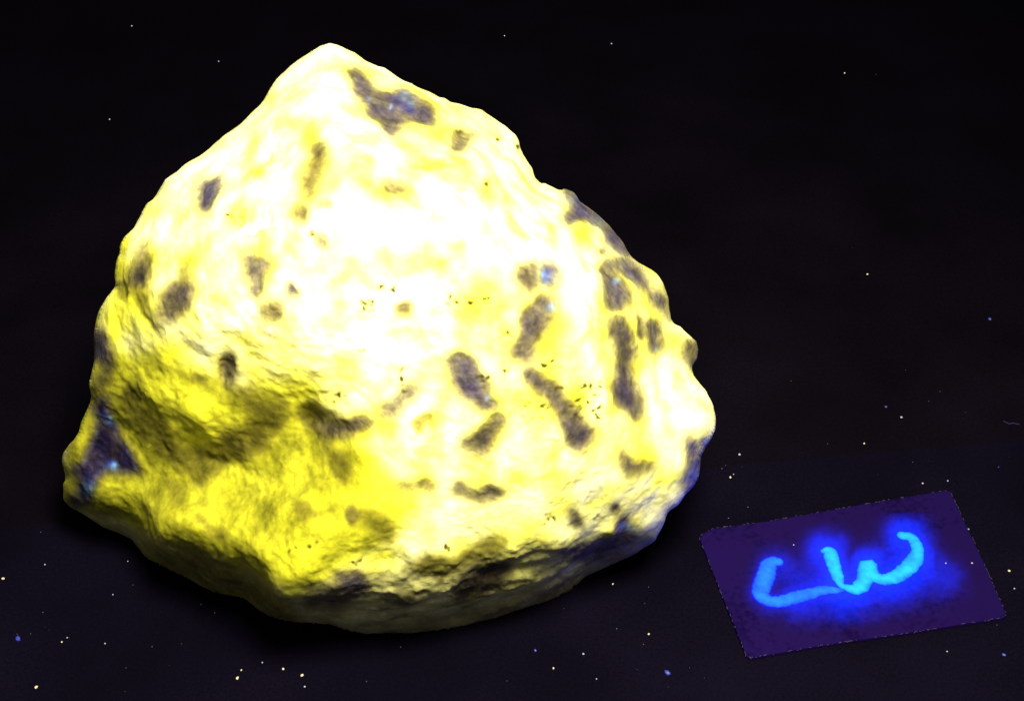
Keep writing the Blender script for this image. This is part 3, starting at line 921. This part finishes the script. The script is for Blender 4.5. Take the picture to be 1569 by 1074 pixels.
# blue halo of the letters, painted as emission on the card
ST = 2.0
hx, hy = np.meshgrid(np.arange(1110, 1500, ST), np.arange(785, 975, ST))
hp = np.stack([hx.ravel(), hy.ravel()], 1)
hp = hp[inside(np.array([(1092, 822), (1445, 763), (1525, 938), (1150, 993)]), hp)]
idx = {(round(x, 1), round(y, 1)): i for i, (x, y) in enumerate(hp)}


def seg_dist(p, pts):
    d = np.full(len(p), 1e9)
    for (ax, ay, _), (bx, by, _) in zip(pts[:-1], pts[1:]):
        a_, b_ = np.array((ax, ay)), np.array((bx, by))
        t = np.clip(((p - a_) @ (b_ - a_)) / ((b_ - a_) ** 2).sum(), 0, 1)
        d = np.minimum(d, np.linalg.norm(p - a_ - t[:, None] * (b_ - a_), axis=1))
    return d


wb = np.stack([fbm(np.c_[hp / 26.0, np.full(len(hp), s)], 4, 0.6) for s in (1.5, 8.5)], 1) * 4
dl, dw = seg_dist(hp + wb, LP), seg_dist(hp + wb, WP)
halo_glow = 0.38 * np.exp(-(dl / 17) ** 2) + 1.1 * np.exp(-(dw / 22) ** 2)
halo_glow += 0.30 * np.exp(-(seg_dist(hp + wb * 2.2, [(1230, 925, 0), (1290, 928, 0), (1345, 915, 0), (1420, 895, 0), (1450, 885, 0)]) / 24) ** 2)
halo_glow += 0.28 * np.exp(-(seg_dist(hp + wb * 2, [(1215, 880, 0), (1260, 890, 0), (1370, 850, 0), (1420, 870, 0)]) / 22) ** 2)
halo_glow *= np.clip(1 + 0.15 * fbm(np.c_[hp / 7.0, np.zeros(len(hp))], 4, 0.65), 0.3, 1.6)
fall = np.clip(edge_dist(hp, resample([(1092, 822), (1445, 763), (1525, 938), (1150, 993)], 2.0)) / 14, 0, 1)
halo_glow *= fall * 1.7
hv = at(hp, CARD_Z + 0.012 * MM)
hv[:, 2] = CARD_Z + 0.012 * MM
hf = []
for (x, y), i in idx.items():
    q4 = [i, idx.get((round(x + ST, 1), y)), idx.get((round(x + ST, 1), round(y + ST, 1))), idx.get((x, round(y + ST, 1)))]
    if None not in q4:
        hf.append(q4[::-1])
me = bpy.data.meshes.new("letter_halo")
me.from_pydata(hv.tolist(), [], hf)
ia = me.attributes.new("halo_glow", 'FLOAT', 'POINT')
ia.data.foreach_set("value", halo_glow)
link("letter_halo", me, card, card_material(True))["label"] = "blue halo of light painted round the letters"

# ------------------------------------------------------------------ dust
def dust_mesh(name, seed):
    r = random.Random(seed)
    me = bpy.data.meshes.new(name)
    import bmesh
    bm = bmesh.new()
    bmesh.ops.create_icosphere(bm, subdivisions=1, radius=1.0)
    sx, sy = r.uniform(0.75, 1.35), r.uniform(0.7, 1.1)
    for v in bm.verts:
        v.co *= r.uniform(0.8, 1.15)
        v.co.x *= sx
        v.co.y *= sy
        v.co.z = v.co.z * 0.8 + 0.75
    bm.to_mesh(me)
    bm.free()
    return me


def dust_material(name, colour, strength):
    m, nt, b = new_mat(name)
    oi = node(nt, 'ShaderNodeTexNoise')
    oi.inputs['Scale'].default_value = 2.0
    tc = node(nt, 'ShaderNodeTexCoord')
    nt.links.new(tc.outputs['Object'], oi.inputs['Vector'])
    mr = node(nt, 'ShaderNodeMapRange')
    mr.inputs['To Min'].default_value = strength * 0.6
    mr.inputs['To Max'].default_value = strength * 1.4
    nt.links.new(oi.outputs[0], mr.inputs[0])
    b.inputs['Base Color'].default_value = (0.02, 0.02, 0.02, 1)
    b.inputs['Emission Color'].default_value = (*colour, 1)
    nt.links.new(mr.outputs[0], b.inputs['Emission Strength'])
    return m


M_SPK = {'y': dust_material("yellow_glowing_dust", (1, 0.86, 0.42), 1.0), 'w': dust_material("white_glowing_dust", (0.9, 0.95, 1.0), 0.6),
         'b': dust_material("blue_glowing_dust", (0.015, 0.05, 1.0), 0.4)}
kinds = {}
for kk in 'ywb':
    kinds[kk] = [dust_mesh("dust_speck", ord(kk) * 7 + i) for i in range(4)]
    for me in kinds[kk]:
        me.materials.append(M_SPK[kk])
G1, G2, G3, G4, G5, G6 = ("dust specks in front of the rock", "dust specks in the left corner", "dust specks between rock and card",
                          "dust specks behind the card", "dust specks far behind the rock", "dust specks beside the card")
SPECKS = [  # x, y, radius in the photograph's pixels, colour, resting height, label, group
    (28, 980, 5.5, 'b', 0, "largest blue glowing speck, in the left corner of the cloth", G2),
    (56, 1053, 3.0, 'y', 0, "yellow white speck nearest the lower left corner", G2),
    (95, 984, 2.5, 'y', 0, "yellow white speck right of the large blue speck", G2),
    (103, 977, 1.5, 'w', 0, "faint speck touching the yellow white one beside the large blue speck", G2),
    (161, 986, 1.6, 'w', 0, "lone pale speck right of the pair beside the large blue speck", G2),
    (5, 887, 2.6, 'y', 0, "bright speck at the left border level with the rock's lower edge", G2),
    (69, 865, 1.4, 'w', 0, "small dim speck in the dark left of the rock's base", G2),
    (196, 860, 1.3, 'w', 0, "small dim speck in the shadow under the rock's left end", G2),
    (173, 911, 1.4, 'w', 0, "small dim speck in the shadow below the rock's left end", G2),
    (364, 1039, 2.9, 'y', 0, "lower and larger of two yellow specks at the cluster's left end", G1),
    (370, 1027, 2.3, 'y', 0, "upper and smaller of two yellow specks at the cluster's left end", G1),
    (402, 1015, 1.6, 'w', 0, "small white speck topmost in the cluster in front of the rock", G1),
    (434, 1025, 2.3, 'y', 0, "round yellow speck in the middle of the cluster before the rock", G1),
    (463, 1035, 2.8, 'y', 0, "large yellow speck at the cluster's right end before the rock", G1),
    (467, 1052, 1.8, 'w', 0, "pale speck lowest at the cluster's right end before the rock", G1),
    (848, 1024, 2.3, 'y', 0, "leftmost of three white specks in front of the rock's right half", G3),
    (894, 1002, 2.3, 'w', 0, "upper middle of three white specks in front of the rock's right half", G3),
    (914, 1040, 1.7, 'w', 0, "smallest and lowest of three white specks before the rock's right half", G3),
    (994, 972, 2.8, 'y', 0, "large bright speck between the rock's base and the card corner", G3),
    (939, 895, 1.8, 'y', 0, "small speck close under the rock's lower right edge", G3),
    (1023, 1032, 5.5, 'b', 0, "soft blue speck left of the card's near corner", G3),
    (820, 997, 3.4, 'b', 0, "faint blue speck in front of the rock's base", G3),
    (1133, 697, 2.2, 'w', 0, "bluish white speck right of the rock's rounded right end", G4),
    (1119, 732, 2.4, 'y', 0, "bright yellow speck between the rock and the card's far corner", G4),
    (1124, 727, 1.3, 'w', 0, "faint speck touching the yellow one behind the card's far corner", G4),
    (1324, 680, 1.7, 'y', 0, "lone yellow speck well behind the middle of the card", G4),
    (1381, 640, 2.1, 'w', 0, "flat white speck far behind the card", G4),
    (1413.5, 741, 2.0, 'w', 0, "bright white speck just behind the card's far edge", G4),
    (1452, 737, 1.7, 'w', 0, "thin white speck at the card's far right corner", G4),
    (1530, 716, 1.7, 'b', 0, "small blue speck behind the card's right end", G4),
    (1357, 624, 2.2, 'b', 0, "dim blue speck beside the flat white one behind the card", G4),
    (1546, 875, 2.4, 'y', 0, "bright speck right of the card's short edge", G6),
    (1554, 902, 1.7, 'w', 0, "smaller speck below the bright one right of the card", G6),
    (1451, 998, 1.7, 'w', 0, "white speck below the card's near edge", G6),
    (1538, 1004, 3.6, 'b', 0, "blurred blue speck below the card's near right corner", G6),
    (1484, 811, 1.7, 'w', CARD_Z, "white speck on the card's right edge", "dust specks on the card"),
    (1489, 863, 2.0, 'w', CARD_Z, "white speck on the card near its right edge below the letters", "dust specks on the card"),
    (1449, 863, 1.6, 'w', CARD_Z, "white speck on the card right of the W", "dust specks on the card"),
    (1216, 835, 1.3, 'w', CARD_Z, "tiny speck on the card above the gap between the letters", "dust specks on the card"),
    (202, 41, 1.5, 'w', 0, "white speck far behind the rock, farthest to the upper left", G5),
    (335, 95, 1.4, 'w', 0, "white speck behind the rock close to its left shoulder", G5),
    (168, 184, 1.7, 'w', 0, "white speck in the dark left of the rock's upper half", G5),
    (773, 56, 1.4, 'y', 0, "pale speck behind the rock right of its peak", G5),
    (937, 68, 1.5, 'w', 0, "white speck far behind the rock's right shoulder", G5),
    (1294, 113, 1.3, 'y', 0, "dim speck in the dark upper right of the table", G5),
    (1329, 421, 1.7, 'y', 0, "orange white speck in the dark right of the rock", G5),
    (1516, 490, 3.0, 'b', 0, "dim blue speck near the right border above the card", G5),
]
for i, (x, y, r, kk, z, lab, grp) in enumerate(SPECKS):
    behind = z == 0 and y < 826 + (x + 200) * (645 - 826) / 2100
    zz = z if not behind else -MAT_T
    c = at([(x, y)], zz)[0]
    rr = np.linalg.norm(at([(x + r, y)], zz)[0] - c) * 0.78
    o = bpy.data.objects.new("dust_speck", kinds[kk][i % 4])
    C.objects.link(o)
    o.location = c
    o.scale = (rr,) * 3
    o.rotation_euler = (0, 0, random.uniform(0, 6.28))
    tag(o, lab, "dust speck", grp)

# dust too fine to count
import bmesh
bm = bmesh.new()
fine_px = [(193, 1023), (69, 960), (308, 926), (278, 986), (66, 938), (47, 971), (945, 963), (986, 987), (1024, 1052), (614, 991), (1079, 1038), (864, 932), (1212, 584), (1479, 632), (1268, 680),
           (1112, 713), (1106, 718), (1137, 715), (1116, 794), (126, 164), (1342, 115), (1306, 380), (204, 896), (1440, 600), (1547, 700)]
for _ in range(40):
    fine_px.append((random.uniform(0, PW), random.uniform(560, PH)))
for x, y in fine_px:
    if inside(ol, np.array([[x, y]]))[0] or inside(np.array([(1060, 815), (1460, 740), (1555, 945), (1140, 1015)]), np.array([[x, y]]))[0]:
        continue
    c = at([(x, y)], 0.0)[0]
    r = random.uniform(0.03, 0.11) * MM
    bmesh.ops.create_icosphere(bm, subdivisions=0 or 1, radius=r, matrix=Matrix.Translation(Vector(c) + Vector((0, 0, r * 0.7))))
me = bpy.data.meshes.new("dust")
bm.to_mesh(me)
bm.free()
o = link("dust", me, None, dust_material("fine_dust", (0.5, 0.5, 0.8), 0.12))
tag(o, "fine faint dust scattered over the dark cloth and table", kind="stuff")

# a short glowing lint thread on the table at the right
pts = at([(1538, 645), (1546, 649), (1553, 648), (1562, 650)], -MAT_T + 0.0002)
tv, tf = [], []
for k in range(4):
    for a in (0, 2.1, 4.2):
        tv.append((pts[k][0], pts[k][1] + 0.0001 * math.cos(a), pts[k][2] + 0.0001 * math.sin(a)))
for k in range(3):
    for a in range(3):
        tf.append((k * 3 + a, k * 3 + (a + 1) % 3, k * 3 + 3 + (a + 1) % 3, k * 3 + 3 + a))
me = bpy.data.meshes.new("lint_thread")
me.from_pydata(tv, [], tf)
o = link("lint_thread", me, None, dust_material("blue_lint", (0.02, 0.06, 1.0), 0.12))
tag(o, "faint blue lint thread on the table at the right border", "thread")
